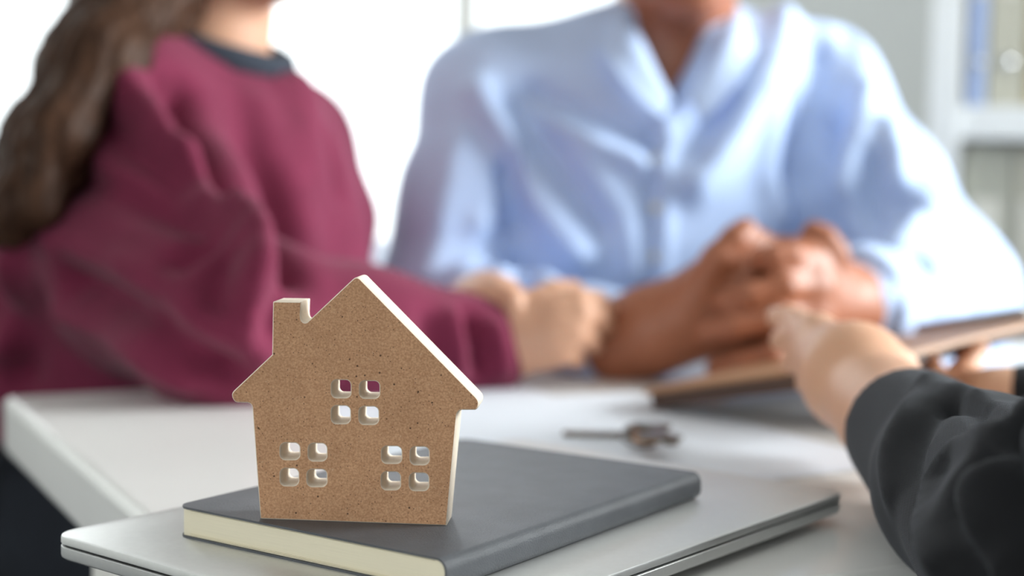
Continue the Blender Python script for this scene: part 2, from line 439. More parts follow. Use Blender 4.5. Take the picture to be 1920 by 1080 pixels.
tmp = bpy.data.objects.new('house_tmp', cu); COL.objects.link(tmp)
bpy.context.view_layer.update()
me = bpy.data.meshes.new_from_object(tmp.evaluated_get(bpy.context.evaluated_depsgraph_get()))
bpy.data.objects.remove(tmp); bpy.data.curves.remove(cu)
me.name = 'wooden_house'; me.materials.clear()
zmin = min(v.co.y for v in me.vertices)
for v in me.vertices: v.co.y -= zmin
hs = link_mesh('wooden_house', me, ['mdf_edge', 'mdf_face'])
for p in me.polygons: p.material_index = 1 if abs(p.normal.z) > 0.9 else 0
# local (x, y, z) -> (along the face, up, towards the camera)
c_ = h0 + hn * HT / 2
mw = Matrix.Identity(4)
for i in range(3):
    mw[i][0], mw[i][1], mw[i][2], mw[i][3] = ht[i], (0, 0, 1)[i], -hn[i], c_[i]
hs.matrix_world = mw
tag(hs, 'small brown fibreboard house with chimney and twelve square window holes on the notebook', 'house model')

# ------------------------------------------------------------------ papers, keys, clipboard
def sheet(cx, cy, rot, label, z, w=0.21, l=0.297, bend=0.0):
    c = (cx, cy, TABLE_Z + z)
    nx, ny = 8, 10; V = []; Fc = []
    rnd = random.random() * 6
    for s in (0, 1):
        for j in range(ny + 1):
            for i in range(nx + 1):
                u, v = i / nx - 0.5, j / ny - 0.5
                lift = bend * (max(0, abs(u) - 0.3) + max(0, v - 0.3)) * 1.0
                V.append((u * w, v * l, lift + (0.00015 if s else 0)))
    K = (nx + 1) * (ny + 1)
    for j in range(ny):
        for i in range(nx):
            a = j * (nx + 1) + i
            Fc.append((a + K, a + 1 + K, a + nx + 2 + K, a + nx + 1 + K)); Fc.append((a, a + nx + 1, a + nx + 2, a + 1))
    for i in range(nx):
        Fc.append((i, i + 1, i + 1 + K, i + K)); b = ny * (nx + 1) + i; Fc.append((b + 1, b, b + K, b + 1 + K))
    for j in range(ny):
        a = j * (nx + 1); Fc.append((a + nx + 1, a, a + K, a + nx + 1 + K)); b = a + nx; Fc.append((b, b + nx + 1, b + nx + 1 + K, b + K))
    o = pyobj('paper_sheet', V, Fc, 'paper'); o.location = c; o.rotation_euler = (0, 0, math.radians(rot))
    tag(o, label, 'paper', 'loose papers on the table')
    return o
sheet(-0.03, 0.99, 24, 'white paper sheet showing just right of the house roof', 0.0003)
sheet(0.062, 0.935, 32, 'white paper sheet with one corner poking out of the pile under the keys', 0.0007)
sheet(0.068, 0.952, 27, 'white paper sheet lying directly under the bunch of keys', 0.0011)
sheet(0.43, 1.13, 22, 'white paper sheet at the right edge behind the black sleeve', 0.0004)

kb = empty('key_bunch', onz(1190, 822, TABLE_Z + 0.0015))
tag(kb, 'bunch of small metal keys on a ring lying on the papers', 'keys')
KO = np.array(kb.location)
def key(p0, p1, mt, bow=0.011, z=0.001):
    a = onz(*p0, TABLE_Z + 0.0015 + z) - KO; b = onz(*p1, TABLE_Z + 0.0015 + z) - KO
    d = b - a; L_ = np.linalg.norm(d); d /= L_; n = np.array([-d[1], d[0], 0])
    # outline: round bow at a, blade to b with teeth
    out = []
    for k in range(15):
        g = math.radians(35 + 290 * k / 14); out.append(a + bow * (math.cos(g) * d + math.sin(g) * n))
    w_ = 0.0036
    bl = [(bow, -w_), (bow + 0.004, -w_)]
    q = bow + 0.006
    while q < L_ - 0.006:
        bl += [(q, -w_), (q + 0.0015, -w_ + 0.0016), (q + 0.003, -w_)]; q += 0.004
    bl += [(L_ - 0.002, -w_), (L_, 0), (L_ - 0.002, w_), (bow, w_)]
    out += [a + x * d + y * n for x, y in bl]
    o = loft('key', [[p + np.array([0, 0, z_]) for p in out] for z_ in (0, 0.0022)], mt, kb)
    return o
key((1185, 818), (1055, 815), 'key_steel', 0.010)
key((1205, 806), (1275, 826), 'key_steel', 0.011, 0.0035)
key((1212, 826), (1195, 800), 'key_brass', 0.009, 0.006)
key((1222, 804), (1262, 836), 'key_steel', 0.009, 0.009)
key((1226, 822), (1248, 800), 'key_steel', 0.010, 0.0115)
rc = onz(1203, 816, TABLE_Z + 0.008) - KO
def ring(c, r, tr, mt, tilt):
    V = []; Fc = []; n, k = 28, 8
    for i in range(n):
        a = 2 * math.pi * i / n
        for j in range(k):
            b = 2 * math.pi * j / k; rr = r + tr * math.cos(b)
            x, y, z = rr * math.cos(a), rr * math.sin(a), tr * math.sin(b)
            V.append((c[0] + x, c[1] + y * math.cos(tilt) - z * math.sin(tilt), c[2] + y * math.sin(tilt) + z * math.cos(tilt)))
    for i in range(n):
        for j in range(k):
            Fc.append((i * k + j, i * k + (j + 1) % k, (i + 1) % n * k + (j + 1) % k, (i + 1) % n * k + j))
    return pyobj('key_ring', V, Fc, mt, kb, True)
ring(rc, 0.012, 0.0011, 'steel', 0.45)

P1 = at(1195, 737, 1.05); P2 = at(1652, 636, 1.29)
e1 = P2 - P1; bl_ = np.linalg.norm(e1); e1 /= bl_
e2 = np.array([e1[1], -e1[0], 0]); e2 /= np.linalg.norm(e2)
e2 = e2 * 0.20 + np.array([0, 0, 0.045]); bw_ = np.linalg.norm(e2); e2 /= bw_
e2 -= e1 * (e1 @ e2); e2 /= np.linalg.norm(e2); e3 = np.cross(e2, e1); e3 *= 1 if e3[2] > 0 else -1
cb = empty('clipboard'); mw = Matrix.Identity(4)
for i in range(3): mw[i][0], mw[i][1], mw[i][2], mw[i][3] = e1[i], e2[i], e3[i], P1[i]
if np.linalg.det(np.array([e1, e2, e3])) < 0:
    for i in range(3): mw[i][2] = -e3[i]
cb.matrix_world = mw
tag(cb, 'light brown clipboard held tilted over the papers by the black-sleeved person', 'clipboard')
sg = 1 if mw[2][2] > 0 else -1
loft('board', [[(x, y, z) for x, y in rrect(0, bl_, 0, bw_, 0.012)] for z in (-0.002, 0.002)], 'clipboard', cb)
loft('added_dark_layer', [[(x, y, z) for x, y in rrect(0.004, bl_ - 0.004, 0.002, bw_ * 0.8, 0.012)] for z in sorted((-sg * 0.0022, -sg * 0.0125))], 'under_board_dark', cb)  # dark layer added to deepen the dark band under the board
boxobj('clip', bl_ - 0.035, bl_ - 0.005, bw_ / 2 - 0.05, bw_ / 2 + 0.05, *sorted((sg * 0.002, sg * 0.010)), 'steel', cb, 0.003)

# ------------------------------------------------------------------ bookcase
SY = 2.25
def sx(px): return at(px, 300, SY)[0]
BSR = -0.285
bs = empty('bookcase', (sx(1737), SY, 0), BSR)
tag(bs, 'tall white open bookcase against the grey wall at the right edge', 'bookcase')
BSX = sx(1737)
zsh = at(1850, 200, SY)[2]; zsb = at(1850, 262, SY)[2]
BW_, BD_ = 0.95, 0.34
boxobj('side_panel', 0, 0.046, 0, BD_, 0, 2.0, 'shelf_white', bs, 0.002)
boxobj('side_panel', BW_ - 0.046, BW_, 0, BD_, 0, 2.0, 'shelf_white', bs, 0.002)
shz = [(0.06, 0.10), (zsb - 0.46, zsb - 0.415), (zsb, zsh), (zsh + 0.40, zsh + 0.445), (1.955, 2.0)]
for a, b in shz: boxobj('shelf', 0.046, BW_ - 0.046, 0.005, BD_, a, b, 'shelf_white', bs, 0.002)
boxobj('back_panel', 0.046, BW_ - 0.046, BD_ - 0.012, BD_, 0.1, 1.955, 'shelf_white', bs)
def binder(x, w_, z, h, mt, label, d=0.22, grp='binders in the bookcase'):
    e = empty('ring_binder', (BSX + x * math.cos(BSR) - 0.03 * math.sin(BSR), SY + x * math.sin(BSR) + 0.03 * math.cos(BSR), z), BSR); tag(e, label, 'binder', grp)
    boxobj('cover', 0.0005, w_ - 0.0005, 0, d, 0, h, mt, e, 0.003)
    boxobj('spine_label', w_ * 0.22, w_ * 0.78, -0.0008, 0.001, h * 0.5, h * 0.8, 'label_white', e)
    tube('finger_ring', [(w_ / 2, -0.0012, h * 0.2), (w_ / 2, 0.002, h * 0.2)], min(0.011, w_ * 0.3), 'steel', e)
x = 0.056
top = [(0.024, 0.33, 'binder_blue', 'pale blue binder at the left end of the upper shelf'), (0.055, 0.33, 'binder_beige', 'beige binder beside the pale blue one on the upper shelf'),
       (0.022, 0.31, 'binder_ochre', 'thin ochre binder next to the beige one on the upper shelf'), (0.06, 0.33, 'binder_grey', 'grey binder to the right of the ochre one, upper shelf'),
       (0.06, 0.32, 'binder_pale', 'pale binder second right of the ochre one, upper shelf'), (0.05, 0.33, 'binder_beige', 'beige binder third right of the ochre one, upper shelf')]
for w_, h, mt, lb in top: binder(x, w_, zsh, h, mt, lb); x += w_ + 0.002
x = 0.052
low = [(0.075, 0.408, 'binder_grey', 'grey binder at the left end of the lower shelf'), (0.03, 0.408, 'binder_beige', 'thin beige binder second on the lower shelf'),
       (0.07, 0.408, 'binder_pale', 'pale binder third on the lower shelf'), (0.07, 0.408, 'binder_grey', 'grey binder fourth on the lower shelf'), (0.06, 0.408, 'binder_beige', 'beige binder fifth on the lower shelf')]
for w_, h, mt, lb in low: binder(x, w_, zsb - 0.415, h, mt, lb); x += w_ + 0.002

# ------------------------------------------------------------------ chairs
def chair(name, loc, rz, mt, label, top, wd=0.46):
    e = empty(name, loc, rz); tag(e, label, 'chair', 'office chairs round the table')
    # local: faces -y, backrest at +y
    loft('seat', [[(x_, y_, z) for x_, y_ in rrect(-wd / 2 + i, wd / 2 - i, -0.22 + i, 0.22 - i, 0.07)] for z, i in ((0.40, 0.03), (0.405, 0.01), (0.42, 0), (0.45, 0), (0.465, 0.012), (0.47, 0.04))], mt, e, smooth=True)
    rings = []
    for k in range(9):
        z = 0.50 + (top - 0.50) * k / 8
        hw = wd / 2 * (1 - 0.12 * abs(k / 8 - 0.45) ** 2) * (0.97 if k in (0, 8) else 1)
        ring_ = []
        for q in range(13): u = q / 6 - 1; ring_.append((hw * u, 0.235 - 0.07 * u * u * 1 + 0.03 * (k / 8 - .5), z))
        for q in range(13): u = 1 - q / 6; ring_.append((hw * u * 0.985, 0.235 + (0.028 if k not in (0, 8) else 0.018) - 0.07 * u * u + 0.03 * (k / 8 - .5), z))
        rings.append(ring_)
    loft('backrest', rings, mt, e, smooth=True)
    for s in (-1, 1):
        tube('back_support', [(s * 0.12, 0.19, 0.41), (s * 0.12, 0.262, 0.45), (s * 0.12, 0.262, 0.56)], 0.012, 'chair_dark', e)
    tube('column', [(0, 0, 0.08), (0, 0, 0.41)], 0.026, 'steel', e)
    for k in range(5):
        a = 2 * math.pi * k / 5 + 0.3
        tube('base_arm', [(0.02 * math.cos(a), 0.02 * math.sin(a), 0.10), (0.28 * math.cos(a), 0.28 * math.sin(a), 0.07)], [0.022, 0.014], 'chair_dark', e)
        tube('caster', [(0.28 * math.cos(a) - 0.012, 0.28 * math.sin(a), 0.028), (0.28 * math.cos(a) + 0.012, 0.28 * math.sin(a), 0.028)], 0.028, 'chair_dark', e)
    return e

# ------------------------------------------------------------------ implicit surfaces for figures and clothes
def smin(a, b, k):
    if k <= 0: return np.minimum(a, b)
    h = np.maximum(k - np.abs(a - b), 0) / k
    return np.minimum(a, b) - h * h * k * 0.25
class Shape:
    def __init__(s): s.p = []; s.cut = []
    def cap(s, a, b, ra, rb=None, k=0.03):
        s.p.append(('c', np.array(a, float), np.array(b, float), ra, ra if rb is None else rb, k)); return s
    def chain(s, pts, rs, k=0.03):
        for i in range(len(pts) - 1): s.cap(pts[i], pts[i + 1], rs[i], rs[i + 1], k)
        return s
    def ell(s, c, r, ax=None, k=0.03):
        s.p.append(('e', np.array(c, float), np.array(r, float), np.eye(3) if ax is None else np.array(ax, float), 0, k)); return s
    def prim(s, q, P):
        if q[0] == 'c':
            a, b, ra, rb = q[1:5]; ab = b - a; t = np.clip((P - a) @ ab / max(ab @ ab, 1e-12), 0, 1)
            return np.linalg.norm(P - a - t[:, None] * ab, axis=1) - (ra + (rb - ra) * t)
        c, r, ax = q[1:4]
        l = (P - c) @ ax.T; k0 = np.linalg.norm(l / r, axis=1); k1 = np.linalg.norm(l / (r * r), axis=1)
        return np.where(k0 < 1e-6, -r.min(), k0 * (k0 - 1) / np.maximum(k1, 1e-9))
    def __call__(s, P):
        P = np.asarray(P, float); d = None
        for q in s.p:
            v = s.prim(q, P); d = v if d is None else smin(d, v, q[5])
        for c in s.cut: d = np.maximum(d, c(P))
        return d
    def bounds(s, pad=0.03):
        lo, hi = [], []
        for q in s.p:
            if q[0] == 'c':
                r = max(q[3], q[4]); lo.append(np.minimum(q[1], q[2]) - r); hi.append(np.maximum(q[1], q[2]) + r)
            else: lo.append(q[1] - q[2].max()); hi.append(q[1] + q[2].max())
        return np.min(lo, 0) - pad, np.max(hi, 0) + pad
    def grad(s, P, e=0.0007):
        d0 = s(P); g = np.stack([s(P + np.eye(3)[i] * e) - d0 for i in range(3)], 1) / e
        return d0, g / np.maximum(np.linalg.norm(g, axis=1, keepdims=True), 1e-6)
    def hit(s, px, py):
        d = ray(px, py); d = d / np.linalg.norm(d); t = 0.3
        for _ in range(120):
            v = float(s(CAM[None] + d * t)[0])
            if v < 0.0005: return CAM + d * t
            t += max(v * 0.8, 0.0006)
            if t > 3: return None
        return CAM + d * t
def surface(f, step, B=4):
    lo, hi = f.bounds(); n = (np.ceil((hi - lo) / step / B).astype(int) + 1)
    bs_ = B * step
    gi = np.stack(np.meshgrid(*[np.arange(q) for q in n], indexing='ij'), -1).reshape(-1, 3)
    ctr = lo + (gi + 0.5) * bs_ - step / 2
    d = f(ctr); N = n * B
    act = np.abs(d) < bs_ * 1.6
    vol = np.repeat(np.repeat(np.repeat(np.where(d < 0, -1.0, 1.0).reshape(n), B, 0), B, 1), B, 2).astype(np.float32)
    off = np.stack(np.meshgrid(*[np.arange(B)] * 3, indexing='ij'), -1).reshape(-1, 3)
    A = gi[act]
    idx = (A[:, None, :] * B + off[None]).reshape(-1, 3)
    vals = np.concatenate([f(lo + c * step) for c in np.array_split(idx, max(1, len(idx) // 200000))])
    vol[idx[:, 0], idx[:, 1], idx[:, 2]] = vals
    sgn = vol < 0
    cnt = np.zeros(tuple(N - 1), np.int8)
    for dx in (0, 1):
        for dy in (0, 1):
            for dz in (0, 1): cnt += sgn[dx:N[0] - 1 + dx, dy:N[1] - 1 + dy, dz:N[2] - 1 + dz]
    mix = (cnt > 0) & (cnt < 8)
    cells = np.argwhere(mix); vid = -np.ones(tuple(N - 1), np.int32); vid[mix] = np.arange(len(cells))
    acc = np.zeros((len(cells), 3)); num = np.zeros(len(cells))
    cor = [(a, b, c) for a in (0, 1) for b in (0, 1) for c in (0, 1)]
    for a in cor:
        for ax in range(3):
            if a[ax]: continue
            b = list(a); b[ax] = 1
            va = vol[tuple((cells + a).T)]; vb = vol[tuple((cells + b).T)]
            k = (va < 0) != (vb < 0); t = np.where(k, va / np.where(k, va - vb, 1), 0)
            p = np.array(a, float)[None] + t[:, None] * np.eye(3)[ax]
            acc += np.where(k[:, None], p, 0); num += k
    V = lo + (cells + acc / num[:, None]) * step
    Fc = []
    for ax in range(3):
        u, v = (ax + 1) % 3, (ax + 2) % 3
        sl0 = [slice(None)] * 3; sl1 = [slice(None)] * 3; sl0[ax] = slice(0, -1); sl1[ax] = slice(1, None)
        s0 = sgn[tuple(sl0)]; s1 = sgn[tuple(sl1)]
        E = np.argwhere(s0 != s1); E = E[(E[:, u] > 0) & (E[:, v] > 0) & (E[:, u] < N[u] - 1) & (E[:, v] < N[v] - 1)]
        inn = s0[tuple(E.T)]
        def vv(du, dv):
            q = E.copy(); q[:, u] -= du; q[:, v] -= dv; return vid[tuple(q.T)]
        Q = np.stack([vv(1, 1), vv(0, 1), vv(0, 0), vv(1, 0)], 1)
        Q[~inn] = Q[~inn][:, ::-1]; Fc.append(Q)
    Fc = np.concatenate(Fc); Fc = Fc[(Fc >= 0).all(1)]
    if not f.cut:
        d, g = f.grad(V); V = V - g * np.clip(d, -step, step)[:, None]
    return V, Fc
def seg_dist(P, a, b):
    ab = b - a; t = np.clip((P - a) @ ab / max(ab @ ab, 1e-12), 0, 1); return np.linalg.norm(P - a - t[:, None] * ab, axis=1)
def cloth(name, f, step, mt, parent, folds=(), wob=0.0, extra=None, smooth=True):
    V, Fc = surface(f, step)
    _, g = f.grad(V, 0.002)
    D = np.zeros(len(V))
    for pts, amp, wd in folds:
        H = [f.hit(*p) if len(p) == 2 else at(*p) for p in pts]; H = [h for h in H if h is not None]
        if len(H) < 2: continue
        dist = np.min([seg_dist(V, H[i], H[i + 1]) for i in range(len(H) - 1)], 0)
        D += amp * np.exp(-(dist / wd) ** 2)
    if wob:
        D += wob * (np.sin(V @ (31, 17, 23)) * np.sin(V @ (-19, 27, 37) + 1) + 0.6 * np.sin(V @ (53, -41, 61) + 2))
    if extra is not None: D += extra(V)
    V = V + g * D[:, None]
    me = bpy.data.meshes.new(name)
    me.vertices.add(len(V)); me.vertices.foreach_set('co', V.astype(np.float32).ravel())
    me.loops.add(Fc.size); me.loops.foreach_set('vertex_index', Fc.astype(np.int32).ravel())
    me.polygons.add(len(Fc)); me.polygons.foreach_set('loop_start', np.arange(0, Fc.size, 4, dtype=np.int32))
    me.update(calc_edges=True); me.validate()
    o = link_mesh(name, me, mt, parent, smooth)
    if parent is not None: o.matrix_parent_inverse = Matrix.Translation(-Vector(parent.location))
    return o
def frame_of(sr, sl):
    l = np.array(sl) - np.array(sr); l[2] = 0; l /= np.linalg.norm(l)
    return l, np.array([l[1], -l[0], 0]), np.array([0, 0, 1.0])    # left, facing, up
def head(S, c, L, Fw, up, s=1.0):
    ax = np.array([L, Fw, up])
    q = lambda l, f, u: np.array(c) + s * (l * L + f * Fw + u * up)
    S.ell(q(0, -0.015, 0.03), (0.074 * s, 0.092 * s, 0.092 * s), ax, 0.03)
    S.ell(q(0, 0.022, -0.03), (0.058 * s, 0.066 * s, 0.085 * s), ax, 0.03)
    S.ell(q(0, 0.052, -0.098), (0.026 * s, 0.024 * s, 0.02 * s), ax, 0.03)
    S.cap(q(0, 0.088, 0.006), q(0, 0.104, -0.034), 0.007 * s, 0.012 * s, 0.014)
    for e in (-1, 1):
        S.cap(q(0.012 * e, 0.094, -0.038), q(0.013 * e, 0.093, -0.038), 0.008 * s, None, 0.008)
        S.ell(q(0.077 * e, -0.012, -0.006), (0.009 * s, 0.019 * s, 0.032 * s), ax, 0.008)
        S.cap(q(0.016 * e, 0.086, 0.022), q(0.046 * e, 0.072, 0.022), 0.009 * s, 0.007 * s, 0.014)
    S.cap(q(-0.02, 0.082, -0.064), q(0.02, 0.082, -0.064), 0.006 * s, None, 0.008)
    S.cap(q(-0.016, 0.082, -0.075), q(0.016, 0.082, -0.075), 0.0065 * s, None, 0.008)
def face_bits(c, L, Fw, up, parent, s=1.0):
    q = lambda l, f, u: np.array(c) + s * (l * L + f * Fw + u * up)
    inv = Matrix.Translation(-Vector(parent.location))
    for e in (-1, 1):
        for nm, f0, r, mt in (('eyeball', 0.0725, 0.0125, 'eye_white'), ('iris', 0.0815, 0.0055, 'iris')):
            bm = bmesh.new(); bmesh.ops.create_uvsphere(bm, u_segments=12, v_segments=8, radius=r * s)
            o = bmobj(nm, bm, mt, parent, True); o.matrix_parent_inverse = inv; o.location = q(0.031 * e, f0, 0.002)
def finger(S, pts, r=0.0085, k=0.004):
    n = len(pts) - 1
    for i in range(n): S.cap(pts[i], pts[i + 1], r * (1.08 - 0.22 * i / n), r * (1.08 - 0.22 * (i + 1) / n), k if i else 0.012)
def A(*q): return [at(*p) for p in q]
def legs(name, parent, hip, L, Fw, knees, feet, shoe=True):
    T = Shape()
    hipc = np.array(hip)
    T.ell(hipc + (0, 0, 0.02), (0.175, 0.145, 0.13), np.array([L, Fw, (0, 0, 1)]), 0.05)
    for s, kn, ft in ((-1, knees[0], feet[0]), (1, knees[1], feet[1])):
        T.chain([hipc + s * 0.09 * L + 0.02 * Fw, kn, np.array(ft) + (0, 0, 0.09)], [0.085, 0.065, 0.055], 0.04)
    cloth('trousers', T, 0.012, 'trousers_dark', parent, wob=0.003)
    for ft in feet:
        ft = np.array(ft)
        S = Shape(); S.chain([ft + (0, 0, 0.06) - 0.03 * Fw, ft + (0, 0, 0.035) + 0.08 * Fw, ft + (0, 0, 0.03) + 0.15 * Fw], [0.042, 0.038, 0.03], 0.03)
        S.cut.append(lambda P: -(P[:, 2] - 0.004))
        cloth('shoe', S, 0.010, 'shoe', parent)

# ------------------------------------------------------------------ the woman in the maroon sweater
def build_woman():
    sr, sl = at(232, 205, 1.26), at(528, 276, 1.48)
    nb_, hd = at(402, 76, 1.36), at(448, -250, 1.335)
    L, Fw, up = frame_of(sr, sl); ax = np.array([L, Fw, up])
    mid = (sr + sl) / 2
    hip = np.array([mid[0] - 0.06, mid[1] + 0.04, 0.55])
    er, wr = at(425, 606, 1.08), at(905, 657, 1.17)
    el, wl = at(585, 570, 1.46), at(828, 645, 1.21)
    ml = at(604, 420, 1.47)
    o = empty('person', (float(hip[0]), float(hip[1]), 0))
    tag(o, 'long-haired person in a maroon sweater seated at the left', 'person')
    B = Shape()
    B.ell(mid + (0, 0, -0.13), (0.135, 0.085, 0.19), ax, 0.05).ell((mid + hip) / 2 + (0, 0, -0.05), (0.12, 0.085, 0.20), ax, 0.05).ell(hip, (0.15, 0.11, 0.12), ax, 0.05)
    B.cap(sr * 0.8 + sl * 0.2 + (0, 0, -0.015), sl + (0, 0, -0.01), 0.035, None, 0.04)
    B.cap(sr + (0, 0, -0.02), sr * 0.8 + sl * 0.2 + (0, 0, -0.015), 0.026, 0.035, 0.03)
    B.chain([nb_ + (0, 0, -0.06) - Fw * 0.015, nb_ + (0, 0, 0.02) - Fw * 0.005, hd + up * -0.05 - Fw * 0.02], [0.06, 0.05, 0.05], 0.03)
    head(B, hd, L, Fw, up, 0.97)
    B.chain([sr + (0, 0, -0.02), at(322, 410, 1.175), er, wr], [0.026, 0.028, 0.028, 0.026], 0.03)
    B.chain([sl, ml, el, wl], [0.045, 0.038, 0.034, 0.026], 0.03)
    # right hand closing on the man's forearm
    kn = A((1035, 578, 1.165), (1048, 602, 1.155), (1042, 630, 1.15), (1022, 655, 1.15))
    for p in kn: B.cap(wr, p, 0.019, 0.0125, 0.02)
    finger(B, [kn[0]] + A((1085, 562, 1.16), (1118, 566, 1.18), (1138, 582, 1.20)), 0.0092)
    finger(B, [kn[1]] + A((1090, 592, 1.15), (1118, 596, 1.17), (1134, 612, 1.19)), 0.0094)
    finger(B, [kn[2]] + A((1076, 628, 1.145), (1100, 634, 1.16), (1112, 648, 1.18)), 0.009)
    finger(B, [kn[3]] + A((1050, 660, 1.145), (1070, 666, 1.155), (1082, 676, 1.17)), 0.008)
    finger(B, A((965, 610, 1.17), (1000, 568, 1.165), (1040, 548, 1.175), (1075, 545, 1.19)), 0.0105)
    # left hand laid over the right wrist, fingers curling down
    for j, (dx, dy, dd) in enumerate(((0, 0, 0), (14, 4, -0.017), (22, 12, -0.034), (26, 22, -0.05))):
        k1 = at(880 + dx * 0.6, 552 + dy, 1.225 + dd)
        B.cap(wl, k1, 0.019, 0.012, 0.02)
        finger(B, [k1] + A((912 + dx, 530 + dy, 1.215 + dd), (944 + dx * 0.7, 540 + dy, 1.205 + dd), (958 + dx * 0.5, 585 + dy, 1.20 + dd)), 0.0088)
    body = cloth('body', B, 0.0042, 'skin_woman', o)
    face_bits(hd, L, Fw, up, o, 0.97)
    W = Shape()
    W.ell(mid + (0, 0, -0.115) + Fw * 0.012, (0.165, 0.128, 0.175), ax, 0.05).ell((mid + hip) / 2 + (0, 0, -0.04) + Fw * 0.0, (0.165, 0.14, 0.22), ax, 0.06)
    W.ell(hip + (0, 0, 0.06), (0.18, 0.15, 0.13), ax, 0.06)
    W.cap(sr + (0, 0, -0.005), sl + (0, 0, -0.005), 0.064, None, 0.04)
    for q in (sr, sl): W.cap(q + (0, 0, 0.0), nb_ + (0, 0, -0.072) - Fw * 0.01, 0.058, 0.062, 0.04)
    W.cut.append(lambda P: np.minimum(0.062 - np.linalg.norm(((P - nb_) @ ax.T)[:, :2] / (1.12, 1.0), axis=1), (P - nb_) @ up + 0.045))
    W.cut.append(lambda P: 0.665 - P[:, 2])
    tw = (er - wr) / np.linalg.norm(er - wr)
    W.cut.append(lambda P: np.minimum(-(P - wr + tw * 0.022) @ tw, 0.085 - np.linalg.norm(P - wr, axis=1)))
    mr = er * 0.5 + wr * 0.5
    W.chain([sr, at(322, 400, 1.17), er, mr, wr], [0.064, 0.062, 0.058, 0.050, 0.043], 0.03)
    W.chain([at(120, 430, 1.25), at(260, 540, 1.18), er], [0.055, 0.055, 0.05], 0.05)
    W.chain([at(90, 500, 1.33), at(40, 600, 1.34), at(30, 740, 1.37)], [0.05, 0.062, 0.07], 0.05)
    W.chain([sl, ml, el, wl], [0.060, 0.050, 0.044, 0.034], 0.025)
    folds = [([(240, 160), (300, 220), (370, 310), (440, 420), (505, 520)], 0.012, 0.020), ([(350, 170), (415, 300), (475, 410), (545, 505)], -0.020, 0.018),
             ([(300, 150), (345, 250)], -0.010, 0.011), ([(555, 170), (565, 260), (555, 360), (560, 450)], 0.010, 0.032), ([(480, 200), (500, 300), (540, 420)], 0.006, 0.02),
             ([(150, 190), (230, 260), (340, 330)], -0.013, 0.022), ([(130, 330), (260, 380), (400, 420)], -0.011, 0.016), ([(440, 410), (475, 470), (450, 540)], 0.012, 0.013),
             ([(330, 480), (425, 440)], -0.010, 0.012), ([(400, 570), (432, 480)], -0.010, 0.010), ([(520, 540), (500, 620)], -0.008, 0.011), ([(480, 520), (470, 600)], 0.008, 0.010),
             ([(90, 440), (230, 510), (400, 610), (470, 660)], 0.010, 0.018), ([(130, 520), (280, 590), (430, 690)], -0.016, 0.015), ([(110, 590), (250, 660), (340, 712)], 0.007, 0.012),
             ([(30, 490), (15, 650)], 0.012, 0.018), ([(75, 560), (40, 700)], -0.010, 0.014), ([(610, 250), (640, 360)], -0.006, 0.012),
             ([(880, 600), (900, 680)], -0.009, 0.010), ([(845, 600), (860, 690)], 0.007, 0.010), ([(800, 610), (820, 700)], -0.006, 0.010), ([(930, 620), (945, 690)], 0.005, 0.008)]
    folds = [(p, a * 1.5, w_ * 0.9) for p, a, w_ in folds]
    cloth('sweater', W, 0.0065, 'sweater', o, folds, 0.0015)
    # ribbed neck band round the neck opening
    ring_ = []
    N_ = 36
    for i in range(N_):
        a = 2 * math.pi * i / N_
        c0 = nb_ + L * 0.071 * math.cos(a) + Fw * (0.067 * math.sin(a)) + up * (-0.022 * math.sin(a) - 0.004)
        ring_.append(c0)
    V = []; Fc = []; K_ = 8
    for i in range(N_):
        t = ring_[(i + 1) % N_] - ring_[i - 1]; t /= np.linalg.norm(t)
        out = ring_[i] - (nb_ + up * (ring_[i] - nb_)[2]); out /= np.linalg.norm(out); w2 = np.cross(t, out)
        for j in range(K_):
            b = 2 * math.pi * j / K_; V.append(ring_[i] + out * 0.007 * math.cos(b) + (w2 * 0.012) * math.sin(b))
    for i in range(N_):
        for j in range(K_): Fc.append((i * K_ + j, i * K_ + (j + 1) % K_, (i + 1) % N_ * K_ + (j + 1) % K_, (i + 1) % N_ * K_ + j))
    nbd = pyobj('neck_band', V, Fc, 'sweater_band', o, True); nbd.matrix_parent_inverse = Matrix.Translation(-Vector(o.location))
    # long hair: cap on the skull and a fall down the back
    Hh = Shape()
    ax2 = np.array([L, Fw, up])
    Hh.ell(hd + up * 0.042 - Fw * 0.03, (0.088, 0.096, 0.092), ax2, 0.03)
    Hh.ell(hd + up * -0.03 - Fw * 0.05, (0.084, 0.07, 0.11), ax2, 0.03)
    for pts, rs in ((((330, -110, 1.34), (265, -10, 1.29), (190, 110, 1.20), (110, 260, 1.15), (50, 390, 1.13), (20, 455, 1.13)), (0.05, 0.036, 0.030, 0.024, 0.015, 0.004)),
                    (((310, -110, 1.37), (235, -10, 1.33), (155, 110, 1.26), (78, 260, 1.20), (20, 400, 1.17), (0, 440, 1.17)), (0.05, 0.034, 0.030, 0.026, 0.016, 0.004)),
                    (((340, -110, 1.32), (305, -20, 1.29), (262, 35, 1.25), (215, 90, 1.21)), (0.04, 0.026, 0.018, 0.008)),
                    (((300, -110, 1.40), (225, 0, 1.38), (140, 130, 1.32), (50, 290, 1.27), (-10, 420, 1.24)), (0.05, 0.026, 0.024, 0.020, 0.006))):
        Hh.chain([at(*p) for p in pts], rs, 0.03)
    Hh.cut.append(lambda P: 0.062 - np.linalg.norm((P - (hd + Fw * 0.062 + up * -0.03)) / (1, 1, 1.35), axis=1))
    dl = at(95, 260, 1.2) - at(240, -10, 1.3); dl /= np.linalg.norm(dl)
    def strands(V_):
        q = V_ - hd; q = q - (q @ dl)[:, None] * dl
        return 0.0024 * np.sin(q @ (230, 60, 160)) + 0.002 * np.sin(q @ (-140, 320, 210) + 1) + 0.0013 * np.sin(q @ (610, 240, -310)) + 0.001 * np.sin(q @ (-380, 520, 420) + 2)
    cloth('hair', Hh, 0.0042, 'hair_brown', o, extra=strands)
